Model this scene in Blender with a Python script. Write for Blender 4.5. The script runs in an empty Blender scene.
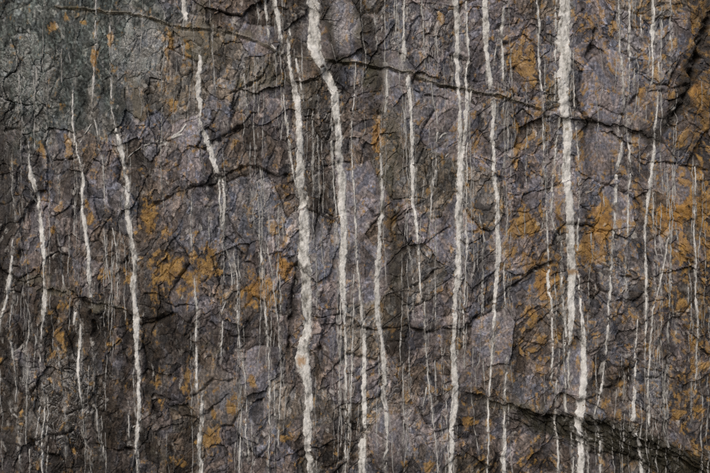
import bpy, math, numpy as np

# ------------------------------------------------------------------ camera, sky, sun, exposure
SC = bpy.context.scene
COL = SC.collection
RAD = math.radians
Z0 = 3.0                       # height of the picture's centre; 1 photo pixel = 1 cm of cliff
cam_d = bpy.data.cameras.new('camera')
cam = bpy.data.objects.new('camera', cam_d); COL.objects.link(cam)
cam.location = (0, -10.0, Z0); cam.rotation_euler = (RAD(90), 0, 0)
cam_d.sensor_width = 36; cam_d.lens = 36*10.0/7.1
cam_d.clip_start = 0.1; cam_d.clip_end = 500
SC.camera = cam

SUN_EL, SUN_AZ = 42, -24       # degrees above the horizon; degrees to the side of the camera's axis (minus: from the left)
w = bpy.data.worlds.new('World'); SC.world = w; w.use_nodes = True
nt = w.node_tree; nt.nodes.clear()
sky = nt.nodes.new('ShaderNodeTexSky'); sky.sky_type = 'NISHITA'; sky.sun_disc = False
sky.sun_elevation = RAD(SUN_EL); sky.sun_rotation = RAD(180 - SUN_AZ)
sky.air_density = 1.0; sky.dust_density = 4.0; sky.ozone_density = 0.3
bg = nt.nodes.new('ShaderNodeBackground'); bg.inputs['Strength'].default_value = 0.11
wo = nt.nodes.new('ShaderNodeOutputWorld')
nt.links.new(sky.outputs[0], bg.inputs[0]); nt.links.new(bg.outputs[0], wo.inputs[0])

sd = bpy.data.lights.new('sun', 'SUN'); sd.energy = 1.3; sd.angle = RAD(35); sd.color = (1.0, 0.965, 0.915)
sun = bpy.data.objects.new('sun', sd); COL.objects.link(sun)
sun.rotation_euler = (RAD(90 - SUN_EL), 0, RAD(SUN_AZ))
sun.location = (-4, -8, 14)

SC.view_settings.view_transform = 'Standard'; SC.view_settings.look = 'None'
SC.view_settings.gamma = 1.0; SC.view_settings.exposure = 0.14
SC.cycles.use_denoising = False        # keep the grain of the stone crisp

# ------------------------------------------------------------------ noise helpers (numpy)
def _hash(ix, iy, seed):
    ix = ix.astype(np.int64); iy = iy.astype(np.int64)
    h = (ix*374761393 + iy*668265263 + seed*1442695041) & 0xffffffff
    h = ((h ^ (h >> 13))*1274126177) & 0xffffffff
    h = ((h ^ (h >> 16))*2246822519) & 0xffffffff
    return ((h ^ (h >> 15)) & 0xffffff).astype(np.float32)/16777216.0

def perlin(x, y, seed=0):
    x0 = np.floor(x); y0 = np.floor(y)
    fx = (x - x0).astype(np.float32); fy = (y - y0).astype(np.float32)
    u = fx*fx*fx*(fx*(fx*6 - 15) + 10); v = fy*fy*fy*(fy*(fy*6 - 15) + 10)
    def g(dx, dy):
        a = _hash(x0 + dx, y0 + dy, seed)*6.2831853
        return np.cos(a)*(fx - dx) + np.sin(a)*(fy - dy)
    n0 = g(0, 0)*(1 - u) + g(1, 0)*u
    n1 = g(0, 1)*(1 - u) + g(1, 1)*u
    return (n0*(1 - v) + n1*v)*1.5

def fbm(x, y, oct=4, seed=0, gain=0.5):
    s = 0; a = 1.0; f = 1.0
    for i in range(oct):
        s = s + a*perlin(x*f, y*f, seed + i*17); a *= gain; f *= 2.03
    return s

def sstep(a, b, x):
    t = np.clip((x - a)/(b - a), 0, 1); return t*t*(3 - 2*t)

def voronoi(x, y, sx, sy, ang, seed, jit=0.9):
    """jittered-lattice cells: (random a, random b, random c, dx, dz to the centre in cell units, edge distance)"""
    c, s = math.cos(ang), math.sin(ang)
    u = (x*c + y*s)/sx; v = (-x*s + y*c)/sy
    iu = np.floor(u); iv = np.floor(v)
    f1 = np.full(u.shape, 9., np.float32); f2 = f1.copy()
    bx = np.zeros_like(f1); by = bx.copy(); ci = np.zeros_like(iu); cj = ci.copy()
    for i in (-1, 0, 1):
        for j in (-1, 0, 1):
            px = iu + i + 0.5 + (_hash(iu + i, iv + j, seed) - .5)*jit
            py = iv + j + 0.5 + (_hash(iu + i, iv + j, seed + 5) - .5)*jit
            dx = (u - px).astype(np.float32); dy = (v - py).astype(np.float32)
            d = dx*dx + dy*dy
            m = d < f1
            f2 = np.where(m, f1, np.minimum(f2, d))
            bx = np.where(m, dx, bx); by = np.where(m, dy, by)
            ci = np.where(m, iu + i, ci); cj = np.where(m, iv + j, cj)
            f1 = np.where(m, d, f1)
    return (_hash(ci, cj, seed + 11), _hash(ci, cj, seed + 12), _hash(ci, cj, seed + 13), bx, by, np.sqrt(f2) - np.sqrt(f1))

# ------------------------------------------------------------------ the grid, in photo pixels
def axis(lo, hi, m, fine=0.72, coarse=3.0):
    return np.concatenate([np.arange(lo - m, lo - 6, coarse), np.arange(lo - 6, hi + 6, fine), np.arange(hi + 6, hi + m, coarse)])
GX = axis(0, 710, 130); GY = axis(0, 473, 95)
NX, NY = len(GX), len(GY)
X, Y = np.meshgrid(GX, GY)
X = X.astype(np.float64); Y = Y.astype(np.float64)

WX = X + 4*fbm(X/34, Y/34, 3, 101) + .7*fbm(X/6, Y/6, 2, 131)
WY = Y + 4*fbm(X/34, Y/34, 3, 201) + .7*fbm(X/6, Y/6, 2, 231)

# ------------------------------------------------------------------ rock slabs: weighted cells
RNG = np.random.default_rng(7)
# slabs one can pick out: x, y, reach, tint (p purple, b brown, g blue grey, k dark, l pale), proudness, label
KEY_SLABS = [
 (342,30,20,'q',2,'smooth lilac grey slab beside the widest streak at the top'),(428,30,24,'p',1,None),(400,22,14,'g',0,None),
 (605,92,24,'q',3,'grey smooth slab with a straight broken lower edge, upper right'),(603,150,20,'q',2,'lilac grey slab beneath the long upper crack'),
 (658,52,18,'g',2,None),(255,208,22,'g',1,'blue grey slab with thin white drips'),(214,398,20,'l',3,'pale grey rounded slab low in the picture'),
 (656,386,20,'g',2,'bluish grey slab above the dark lower ledge'),(492,338,16,'q',2,None),(622,262,24,'G',1,None),(472,262,16,'g',0,None),
 (256,366,10,'q',2,None),(260,425,15,'g',1,None),(30,424,12,'l',2,None),(85,374,9,'g',1,None),(704,322,18,'G',1,None),
 (524,62,20,'p',1,None),(140,30,22,'L',2,None),(70,50,40,'L',0,'greenish grey lichen covered slab in the upper corner'),(25,60,30,'L',0,None),
 (100,100,24,'L',1,None),(505,22,16,'p',1,None),(245,150,18,'b',1,None),(330,105,14,'k',-2,None),(300,370,12,'b',0,None),
 (520,180,18,'p',1,None),(545,60,14,'p',0,None),(585,40,18,'p',1,None),(690,110,16,'b',1,None),(160,265,22,'b',2,None),
 (30,310,18,'k',-2,None),(90,330,18,'k',-1,None),(165,345,20,'k',0,None),(60,400,22,'k',-1,None),(120,400,22,'b',0,None),
 (440,400,18,'p',0,None),(540,345,24,'b',1,None),(610,330,26,'G',0,None),(680,350,20,'p',0,None),(520,440,20,'p',1,None),
 (355,380,16,'p',1,None),(270,100,18,'p',1,None),(225,60,18,'m',1,None),(140,100,12,'m',1,None),(395,160,18,'m',0,None),(260,80,18,'m',1,None),
]
seeds = [(s[0], s[1], s[2]) for s in KEY_SLABS]
tints = [s[3] for s in KEY_SLABS]; offs = [s[4] for s in KEY_SLABS]; labs = [s[5] for s in KEY_SLABS]
for _ in range(6000):
    x = RNG.uniform(-130, 840); y = RNG.uniform(-95, 568)
    out = x < -10 or x > 720 or y < -10 or y > 483
    r = RNG.uniform(34, 60) if out else RNG.uniform(9, 21)
    if all(((x - a)/1.0)**2 + ((y - b)/1.35)**2 > (0.92*(r + c))**2 for a, b, c in seeds):
        seeds.append((x, y, r)); offs.append(RNG.normal(0, 1.3)); labs.append(None)
        if x < 115 and y < 120: t = 'L'
        elif x < 175 and y > 250: t = RNG.choice(list('kbbkp'))
        else: t = RNG.choice(list('ppqbbgkGm'))
        tints.append(t)
SEED = np.array(seeds); NS = len(SEED)
best = np.full(X.shape, 1e9, np.float32); second = best.copy(); SID = np.zeros(X.shape, np.int32)
for k in range(NS):
    sx, sy, sr = SEED[k]
    R = 110 if sr > 30 else 75
    ix0, ix1 = np.searchsorted(GX, [sx - R*1.3, sx + R*1.3]); iy0, iy1 = np.searchsorted(GY, [sy - R*1.5, sy + R*1.5])
    sl = (slice(iy0, iy1), slice(ix0, ix1))
    d = (WX[sl] - sx)**2 + ((WY[sl] - sy)/1.3)**2 - (1.1*sr)**2      # straight-sided cells
    d = d.astype(np.float32)
    m = d < best[sl]
    second[sl] = np.where(m, best[sl], np.minimum(second[sl], d))
    SID[sl] = np.where(m, k, SID[sl]); best[sl] = np.where(m, d, best[sl])
EDGE = (second - best)/64                          # 0 on a joint

# ------------------------------------------------------------------ cracks and ledges traced on the cliff (photo pixels)
# (points, half width, depth)
CRACKS = [
 ([(406,288),(422,280),(441,268)],1.6,6),
 ([(464,331),(477,316),(492,303),(512,288),(535,270),(552,262)],2.2,9),
 ([(355,328),(380,331),(400,327),(420,332),(440,330),(464,331)],1.8,7),
 ([(313,316),(342,315),(358,327)],1.2,6),([(337,284),(355,279)],1.0,5),
 ([(180,404),(198,394),(213,381),(233,380)],1.8,7),([(180,414),(200,419),(206,413),(219,402),(231,396)],1.1,6),
 ([(248,406),(266,398)],1.5,7),([(274,460),(309,449),(342,444)],1.4,6),
 ([(150,206),(180,193),(200,186),(226,176),(251,166),(264,173),(291,175)],1.8,7),
 ([(206,145),(225,135),(245,127)],2.4,7),([(223,99),(243,89),(264,76)],1.4,6),([(413,89),(430,94),(449,101)],1.1,5),
 ([(668,128),(682,101),(692,76),(697,53),(712,12)],3.2,13),([(588,56),(592,46),(594,28)],2.2,9),([(593,107),(608,110),(626,113)],1.3,6),([(641,88),(636,97),(630,108)],1.8,7),([(641,89),(662,92)],1.1,5),
 ([(322,191),(318,212),(314,232)],1.3,6),([(297,262),(294,300),(289,352)],2.2,10),([(326,318),(322,340),(320,352)],2.6,8),
 ([(160,394),(178,399)],1.6,7),([(96,444),(122,449),(138,449)],1.6,7),([(33,440),(45,452),(62,459)],2.4,8),([(90,300),(97,330),(95,345)],2.4,8),
 ([(636,380),(650,377),(662,370),(668,356)],1.5,8),([(604,390),(618,378),(633,366),(642,352)],2.0,8),([(600,300),(606,301),(639,301)],1.6,6),
 ([(617,278),(642,278)],1.0,5),([(591,357),(606,341)],1.4,6),([(510,168),(525,153)],1.3,6),([(507,196),(520,196)],1.2,5),
 ([(534,88),(530,110),(526,128)],1.4,6),([(520,20),(505,26),(492,30)],1.2,5),([(700,12),(692,24),(672,22)],1.2,5),
 ([(20,246),(24,270)],1.6,5),([(160,300),(176,306),(196,305)],1.2,5),([(663,385),(664,420),(662,440)],1.6,7),
 ([(562,302),(540,320),(520,345),(505,356)],1.2,5),([(338,405),(352,420),(362,432)],1.2,5),([(232,240),(246,262),(258,268)],1.2,6),
 ([(305,232),(310,260)],1.0,4),([(381,105),(377,120),(378,140)],2.0,7),([(396,350),(404,372),(400,400)],1.4,6),([(545,170),(560,150),(566,132)],1.0,4),
 ([(30,155),(60,160),(80,157)],1.0,4),([(127,158),(142,145),(160,142)],1.0,3),([(640,160),(690,165),(712,172)],1.2,6),([(690,60),(702,50)],1.2,5),
 ([(420,250),(440,232),(452,228)],1.0,4),([(205,320),(230,335),(250,338)],1.2,5),([(590,235),(604,232)],1.0,4),([(675,246),(690,262),(700,280)],1.6,6),
 ([(570,190),(580,205),(590,212)],1.0,4),([(365,200),(375,215),(385,208)],1.2,5),([(30,200),(50,204)],1.0,4),
]
# ledges: the rock juts out above the line and falls back under it (points, jut, drop, reach above, reach below)
LEDGES = [
 ([(58,8),(100,10),(130,15),(160,22),(190,28),(215,30),(250,38),(275,50),(292,57),(308,59),(324,60)],.5,.9,6,7),
 ([(322,60),(358,62),(385,68),(410,73),(440,83),(470,90),(500,96),(530,105),(550,116)],.8,1.6,6,7),
 ([(548,116),(590,121),(625,126),(650,136),(668,146)],1.2,2.6,10,10),
 ([(466,393),(500,401),(533,411),(560,416),(580,420),(606,424),(640,436),(672,452),(712,470),(760,486)],1.0,6.0,20,24),
 ([(0,272),(20,280),(46,288),(63,289),(86,297),(101,303),(132,314),(150,318)],1.6,2.4,11,11),
 ([(672,122),(682,101),(692,76),(697,53),(712,12),(722,-14)],1.6,4.5,9,8),
 ([(180,152),(205,146),(232,134),(252,124)],1.5,2.2,9,9),
 ([(600,128),(620,136),(640,150)],2,3,8,8),
 ([(238,92),(262,92),(288,84)],2.5,3,14,8),
]
def poly_dist(pts, R, jag=0.):
    """window of the grid around a polyline: slices, distance, signed distance (plus: below the line), position along it"""
    p = np.array(pts, float)
    ix0, ix1 = np.searchsorted(GX, [p[:, 0].min() - R, p[:, 0].max() + R]); iy0, iy1 = np.searchsorted(GY, [p[:, 1].min() - R, p[:, 1].max() + R])
    sl = (slice(iy0, iy1), slice(ix0, ix1))
    x = X[sl] + 0.45*(WX[sl] - X[sl]); y = Y[sl] + 0.45*(WY[sl] - Y[sl])
    if jag: x = x + jag*fbm(X[sl]/13, Y[sl]/13, 3, 141); y = y + jag*fbm(X[sl]/13, Y[sl]/13, 3, 151) + jag*.9*(CHB[sl] - .5)
    bd = np.full(x.shape, 1e9); bs = np.zeros(x.shape); bt = np.zeros(x.shape); acc = 0.
    for a, b in zip(p[:-1], p[1:]):
        e = b - a; L = np.hypot(*e)
        if L < 1e-6: continue
        t = np.clip(((x - a[0])*e[0] + (y - a[1])*e[1])/(L*L), 0, 1)
        dx = x - a[0] - t*e[0]; dy = y - a[1] - t*e[1]
        d = np.hypot(dx, dy); sg = np.sign(e[0]*dy - e[1]*dx)
        m = d < bd
        bs = np.where(m, sg, bs); bt = np.where(m, acc + t*L, bt); bd = np.where(m, d, bd)
        acc += L
    return sl, bd, bs*bd, bt, acc

# ------------------------------------------------------------------ relief, in pixels towards the camera
H = 8*fbm(X/230, Y/230, 2, 11) + 1.6*fbm(X/60, Y/75, 2, 21)
rk = np.random.default_rng(3)
tiltx = rk.normal(0, .055, NS); tilty = rk.normal(0, .055, NS)
calm = np.array([.25 if t == 'L' else 1. for t in tints]); ts = np.minimum(1, 18/SEED[:, 2])*calm
H += (np.array(offs)*calm*np.where(SEED[:, 2] > 30, .4, 1.))[SID] + .8*(tiltx*ts)[SID]*(X - SEED[SID, 0]) + .8*(tilty*ts)[SID]*(Y - SEED[SID, 1])
SMOOTH = np.array([0.35 if t in 'ql' else 0.55 if t == 'L' else 1.0 for t in tints])[SID]
SMOOTH = np.clip(SMOOTH*(1 + .5*fbm(X/40, Y/40, 2, 77)), .2, 1.4)
joint = np.clip(0.05 + 1.4*perlin(X/34, Y/34, 31), 0, 1)*np.where(np.array([t == 'L' for t in tints])[SID], .12, 1)
H -= 3.6*joint*np.exp(-(EDGE/1.6)**2)

# facets: three foliation directions, chosen by region
sel = fbm(X/70, Y/70, 2, 41) + (X - 380)/420
dirs = [(RAD(4), sel < -0.05), (RAD(38), (sel >= -0.05) & (sel < .62)), (RAD(-28), sel >= .62)]
CH1 = np.zeros(X.shape, np.float32); CH2 = CH1.copy(); CH3 = CH1.copy(); CHB = CH1.copy(); CHB2 = CH1.copy()
FINE = np.zeros(X.shape)
for n, (ang, m) in enumerate(dirs):
    wx, wy = WX[m], WY[m]; sm = SMOOTH[m]
    a, b, c, dx, dy, e = voronoi(wx, wy, 15, 33, ang, 300 + n*50)
    CHB[m] = a; CHB2[m] = b
    H[m] += ((a - .5)*2.0 + (b - .5)*2.0*dx + (c - .5)*2.2*dy - 1.3*np.exp(-(e/.07)**2)*(b > .45))*sm
    wx2 = wx + .7*perlin(wx/5, wy/5, 61); wy2 = wy + .7*perlin(wx/5, wy/5, 62)
    a, b, c, dx, dy, e = voronoi(wx2, wy2, 6.0, 12, ang + .12, 310 + n*50)
    CH1[m] = a; CH2[m] = b
    FINE[m] += ((a - .5)*2.3 + (b - .5)*2.8*dx + (c - .5)*3.0*dy - .9*np.exp(-(e/.09)**2)*(c > .5))*sm
    a, b, c, dx, dy, e = voronoi(wx2, wy2, 2.6, 4.6, ang - .2, 320 + n*50)
    CH3[m] = a
    FINE[m] += ((a - .5)*1.0 + (b - .5)*1.1*dx + (c - .5)*1.1*dy)*sm
FINE += .30*fbm(X/3.2, Y/4.2, 2, 71)
rid = 1 - np.abs(fbm(WX/9, WY/30, 3, 81))*2
FINE += 1.0*np.clip(rid, 0, 1)**3*SMOOTH

for pts, wd, dp in CRACKS:
    sl, d, sd_, t, L = poly_dist(pts, 22, 2.2)
    ends = np.clip(np.minimum(t, L - t)/6 + .3, 0, 1)
    vary = np.clip(.65 + 1.1*perlin(X[sl]/9, Y[sl]/9, 91), .08, 1.5)
    H[sl] -= dp*.6*ends*vary*np.exp(-(d/(wd*vary))**2)
    H[sl] -= .8*ends*np.exp(-np.abs(d)/7)*(sd_ > 0)
for pts, jut, drop, ra, rb in LEDGES:
    sl, d, s, t, L = poly_dist(pts, 45, 3.2 if drop > 2 else 1.0)
    ends = np.clip(np.minimum(t, L - t)/18 + .05, 0, 1)*(.55 + .45*sstep(-.25, .15, perlin(t/30, t*0 + jut, 145)))
    vary = np.clip(.9 + .6*fbm(X[sl]/24, Y[sl]/24, 2, 95), .3, 1.6)
    up = np.exp(-(np.clip(-s, 0, None)/ra)**1.4)*(s <= 0)
    dn = np.exp(-(np.clip(s, 0, None)/(rb*vary))**2)*(s > 0)
    H[sl] += ends*vary*(jut*up - drop*dn)
for pts in (LEDGES[0][0], LEDGES[1][0]):     # a thin raised vein along the upper ledges
    sl, d, s, t, L = poly_dist(pts, 12, 1.0)
    H[sl] -= (1.2 + 1.2*sstep(300, 380, X[sl]))*np.exp(-((s - 2.2)/.9)**2)*np.clip(.6 + 1.3*perlin(X[sl]/10, Y[sl]/10, 98), 0, 1.4)
    H[sl] += 1.2*np.exp(-(d/1.3)**2)*np.clip(.5 + 1.2*perlin(X[sl]/14, Y[sl]/14, 97), 0, 1.3)
# ribs of torn rock hanging in the dark lower ledge
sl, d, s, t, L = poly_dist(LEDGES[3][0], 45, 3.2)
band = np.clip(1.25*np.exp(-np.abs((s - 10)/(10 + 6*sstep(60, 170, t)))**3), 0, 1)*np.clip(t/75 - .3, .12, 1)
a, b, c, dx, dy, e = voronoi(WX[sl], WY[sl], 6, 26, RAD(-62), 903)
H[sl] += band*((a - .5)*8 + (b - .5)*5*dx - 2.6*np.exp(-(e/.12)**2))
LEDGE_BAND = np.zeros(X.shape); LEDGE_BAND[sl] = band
H0 = H.copy()
H = H + .52*FINE

def box(a, r):
    for ax in (0, 1):
        p = np.pad(a, [(r + 1, r) if k == ax else (0, 0) for k in (0, 1)], mode='edge').cumsum(axis=ax)
        n = a.shape[ax]
        a = (np.take(p, range(2*r + 1, 2*r + 1 + n), ax) - np.take(p, range(0, n), ax))/(2*r + 1)
    return a
HS = .8*box(box(H, 3), 3) + .2*H          # what a crust of lime follows

def samp(A, x, y):
    fx = np.interp(x, GX, np.arange(NX)); fy = np.interp(y, GY, np.arange(NY))
    ix = np.clip(fx.astype(int), 0, NX - 2); iy = np.clip(fy.astype(int), 0, NY - 2)
    u = fx - ix; v = fy - iy
    return (A[iy, ix]*(1-u) + A[iy, ix+1]*u)*(1-v) + (A[iy+1, ix]*(1-u) + A[iy+1, ix+1]*u)*v

# ------------------------------------------------------------------ the white streaks (photo pixels: x, y, width)
S = []
def streak(label, *runs, dim=0.): S.append((label, runs, dim))
# --- left third
streak('white mineral streak slanting off the picture at its left edge, middle height', [(13,238,2),(12.7,265,4),(10,278,5),(6,296,4),(2.5,313,4),(0,334,3),(-4,352,2)])
streak('wavering white streak that starts as a loop below the lichen, far left', [(28,138,2),(30,153,3),(29.5,165,3),(31,173,6),(35,193,4),(38,211,4),(41,237,5),(43.6,242,5),(45,262,4),(45,283,4),(44.5,298,6),(44,308,6),(43.5,323,3),(41,346,2),(42,376,2),(45,392,2.5),(47,409,3),(45,420,3),(43.5,437,3.2),(43,452,2.5),(44,480,1.5)],
       [(31,193,1.5),(34,203,2)],[(48,395,1.2),(50,412,1.6),(47.5,438,1.5)],[(41,402,1.2),(39,425,1.5),(38,440,1)])
streak('thin crooked white streak at the lower left, bending into a hook', [(13,290,2),(13,300,2.5),(10,326,3),(12,340,4),(14,349,3),(16,362,2),(16.5,385,2),(17,405,2.5)],[(11,404,2),(13,412,2.5),(19,418,2.5)],[(14,352,2),(25,345,2)],[(20,425,2),(21,440,2.5),(21.5,478,2)],dim=.25)
streak('hairline white streak from the lichen down past a small brown stain', [(48,60,1.3),(48,80,1.6),(48,96,1.6),(46,120,2),(46,150,2.2),(48,158,2),(53,166,2.2),(57,178,2.4),(58.5,190,2),(59,203,1.8)],[(57,222,1.2),(59,240,1.6),(62,265,1.6),(65,288,2.2)],dim=.15)
streak('strong white streak with a jog at its middle, second of the left group', [(76,74,1.6),(72,92,2),(71.5,110,2.5),(72,122,3),(73.5,145,3.4),(77,155,3.4),(81,163,3.8),(82,178,4),(83,204,4),(84.5,225,4.5),(87,240,4.5),(90,263,4),(90,275,5),(91,290,4),(92.5,302,4)],[(78,303,3.5),(76,315,4),(74.5,327,3)],[(81.5,322,4),(80,345,4.6),(80,360,4),(79,372,4),(81,388,3),(84,405,2.4),(85.5,420,2.2),(85,436,2)],[(83,428,2),(86,440,2),(90,452,2)],[(93,460,2),(90,478,2.5)])
streak('orange spotted white streak high on the lichen covered rock', [(97,-30,1.6),(96.5,0,2),(96,10,2),(96,24,2.8),(96,35,4.2),(96.5,48,3.8),(96,58,3.6),(95,72,3.2),(94,84,4),(92.5,100,2.2),(92,112,2),(93,119,2),(96,124,3),(99,135,3),(100,148,3),(102.5,160,3),(104,175,2.4),(105,190,2.2),(105,202,2)],[(92,122,1.4),(84,136,1.6),(77,146,1.4)],dim=.05)
streak('thin white streak below the orange spotted one, ending above the mossy ledge', [(104,232,1.3),(106,255,1.5),(110,283,1.6)],dim=.2)
streak('short thin white streak just left of the long kinked one at mid height', [(112,226,1.6),(115,240,2.2),(117,250,2.6),(118,262,2),(119,280,2),(119,300,1.8)])
streak('long kinked white streak from the upper lichen to near the bottom, left third', [(110,12,1.4),(111,28,2),(111,53,1.8),(111.5,76,2.2),(112,95,1.8),(112,115,2),(114,124,3),(118,135,4.4),(121,148,5),(123,157,5),(125.5,181,5.6),(128,206,5),(131,236,5.2),(134,250,6.2),(136,263,7),(135,275,6.4),(134,285,5.8),(135.5,301,6),(139,321,6),(139.5,345,5),(139,365,4.8),(139,385,5),(139.5,411,5),(139,429,5.4),(137.5,440,4),(137,451,3),(138,480,1.6)],[(129.5,413,1.8),(130,440,2)],[(132,428,1.6),(138,424,2)],[(124,205,2),(131,201,1.8)])
streak('white seam climbing sideways to a blotch of crystals, upper left', [(125,160,1.6),(132,151,1.8),(142,145,2),(152,143,3)],[(156,143,5),(163,140,7),(168,146,5)],[(166,141,3.5),(175,136,4.5),(184,134,2.5)],[(170,139,3),(181,131,3.5),(188,122,2)],dim=.1)
streak('faint speckled white streak near the left edge of the lichen', [(19,54,1.2),(20,70,2),(20,84,2.2),(18,100,2),(18,112,1.4)],[(34,72,1.2),(34,98,1.4)],[(12,160,1.2),(12,190,1.8),(17,230,1.2)],dim=.35)
streak('thin white streak low on the dark left rock, between two stronger ones', [(59,350,1.4),(60,362,2.2),(63,378,1.8),(65,392,2),(67,409,2.2),(68,430,1.6),(67,455,1.6)],dim=.25)
streak('grey white trickle over the dark lower left rock ending at a crack', [(94,345,1.2),(95.5,380,1.6),(96,404,1.8),(98,425,2.2),(101,440,2.4),(103,455,2)],dim=.35)
streak('broken white flecks beside the dark hollow under the mossy ledge', [(29,318,2),(32,330,1.6),(28,345,2),(30,362,3),(31,380,2.6),(29,391,2)],dim=.35)
# --- around the mud and the pale slab
streak('short wide white streak at the top edge above the brown mud', [(182,-30,5),(183,0,6),(184.5,14,5),(185,26,4)],dim=.1)
streak('white streak leaving the brown mud and forking at mid height', [(199,50,4),(199,62,6),(198,84,6),(198.5,108,6),(198,119,4),(201,128,4),(206.5,139,6),(213,153,7),(216,166,6.6),(218.5,178,7)],[(219,178,3.5),(220,190,3),(221,206,3),(221,228,2)],[(222,178,4),(225,188,3.6),(226,206,4),(223,222,4),(221.5,233,3)],[(199,119,2),(200,132,2)])
streak('pair of thin white trickles under the forked streak', [(222,240,2),(225,250,3),(229,260,2.6),(231.5,272,2.6),(232,288,2)],[(232,250,1.6),(234,262,2),(237.5,280,2.6),(237.5,295,2.6),(237,305,2.8),(238,329,2.8),(240,352,2.4)],[(227,296,2.6),(222,310,2.4),(220,316,1.6)],[(222,320,1.6),(221,358,2)])
streak('thin white streak past the pale slab doubled near the bottom', [(240.5,348,2),(243,360,2.6),(245.5,372,3),(246,390,2.6),(246.5,409,3),(246,432,3),(247.5,458,2.6)],[(242,404,1.8),(241,430,2.2),(239,458,3),(239,480,2.4)])
streak('white streak running down over the pale grey slab', [(195,276,2.4),(195.5,290,3),(196.5,306,3.6),(196,332,3),(196,359,3.6),(197,375,4),(198,393,4)],[(203.5,389,3),(203,402,4),(202,420,5),(201,445,5),(200,464,5),(200,490,5)])
streak('two faint parallel hairline streaks on the brown rock left of the fork', [(191.5,190,2),(191,210,2.2),(191.5,240,2),(192,262,1.4)],[(201,152,2.2),(202,166,1.6),(207,181,1.6),(208.5,204,2),(210,240,2)],dim=.2)
streak('thin broken white streak over the olive mud patch', [(243,64,2.6),(243.5,76,2.6),(245,92,2),(246.5,104,2.8),(247.5,118,3)],[(233,22,2),(234,36,2.4)],dim=.15)
streak('hairline white drips on the blue grey slab', [(256,168,1.2),(257,186,1.4),(260,210,2),(260,238,1.6)],[(252,190,1.2),(254,228,1.6)],[(268,200,1.2),(269,236,1.6)],[(263,182,1.2),(265,205,1.4)],[(282,205,1.4),(283,235,1.4)],dim=.25)
# --- centre left cluster at the top
streak('short white streak at the top edge, first of three before the broad pair', [(254,-30,2),(256,0,2.2),(259,16,2),(261,34,2.2)],dim=.1)
streak('white streak at the top that hooks and drops below the ledge lip', [(263,-30,3),(264,0,3.4),(267.5,15,4),(268.5,28,3.4),(269.5,40,2.6)],[(271,44,2),(275,50,4.2),(275.5,60,3)])
streak('jagged white streak in dark rock at the top edge', [(270,-30,4),(272,0,4),(276,11,5),(279,20,6),(279,30,4.4),(282,36,5),(280,47,5)])
streak('broad white streak swelling to a knob near its foot, left of centre', [(289.5,27,3.6),(289,40,4),(288,58,5),(290,68,4.2),(292,76,4.6),(295.5,88,6.5),(298,99,8.5),(298.5,119,8),(299.5,132,7),(300,145,7.4),(300,165,9),(301,180,10),(303.5,204,10.5),(304,222,11),(304,240,12),(306,270,13),(307,303,11.5),(307,331,10),(305,350,12),(302,359,18),(304,367,14),(307,376,9.5),(307.5,390,9),(308,404,9.6),(309,429,10),(308,446,7.6),(309,456,7),(310.5,466,8),(310,490,8)],
       [(283,92,2),(284.5,110,3),(286.5,122,4),(288,134,4.4),(289.5,147,4.6),(291,165,4.2),(293,180,3.6),(297,190,3)],[(295,52,3),(298,66,3.4),(300.5,78,3),(302,92,3.4)],[(303,350,5),(299.5,362,5),(300,370,3)])
streak('broad white streak from the top, kinked above a thin ledge, centre left', [(311,-40,12),(312,0,12),(315,12,13),(314.5,24,12),(311.5,38,15),(313,48,15),(317,57,12),(323,65,10),(326,74,10.5),(331,84,10),(336,92,9),(337,105,9),(337.5,120,7.5),(338.5,145,8),(340,171,9),(342,196,9),(343,216,8.6),(343.5,240,8),(342.5,255,8),(341,268,7.6),(342,288,7),(344.5,304,5.4),(346,325,4.2),(346,352,3.6),(346,375,3),(345.5,400,3),(346.5,432,3),(345,455,2.6),(345,490,2.4)],
       [(332,104,2),(332,130,3),(332,171,3),(334,188,2.4),(337,203,1.8),(337,238,1.6)],[(341,300,1.6),(340,330,2),(341,360,1.8),(339,400,1.8)])
streak('thin white streak between the two broad ones near the top', [(317,80,2),(317.5,95,2.4),(318,112,2)],[(313,118,1.6),(313,150,1.8),(314,185,1.4)],[(316,245,1.4),(317,280,1.5),(317,312,1.4)],dim=.3)
streak('white streak that starts as a hairline and widens to the bottom edge, at the centre', [(355,60,1.8),(355,90,2.2),(353,112,1.8),(351.5,122,2.2),(351.5,150,2),(352,171,2.6),(354,190,2.4),(355.5,206,2.8),(356,234,2.8),(356,250,3),(357.5,270,3.2),(360,292,3.6),(362,310,4.4),(363,324,5),(364,345,5.4),(364,365,5.2),(364.5,390,5.4),(364,418,5.6),(366,430,4)],[(363,434,7),(362,444,9),(362.5,456,8),(362.5,473,9),(362,495,9)])
streak('thin white streak close left of the widening centre one', [(354,272,1.8),(353.5,290,2.2),(353.5,320,2),(353.5,345,3),(352.5,365,3),(351,391,3),(349.5,412,2.4),(348,432,2.6),(347,462,2)],[(350,400,1.4),(347,425,1.4)])
streak('first of two thin white streaks below the ochre stain', [(259,232,1.6),(260,245,2),(262,258,2.8),(262.7,270,4),(263.5,292,3),(265,312,2.6),(266,324,2.6),(268,345,2.8),(270,360,2.8),(270,380,2.6),(270,399,3),(271,424,3),(268.5,440,2.4),(268,460,2),(269,485,2)])
streak('second thin white streak below the ochre stain', [(265.5,244,1.6),(269,257,2),(272.5,270,2.2),(274,296,2.2),(276.5,312,2),(279,328,2.2),(281,359,2.6),(282,370,2.6),(280,395,2.4),(279,416,2.6),(278,448,2)],[(275,376,1.6),(275,420,2)],[(280,272,1.4),(280,314,1.4)])
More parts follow.
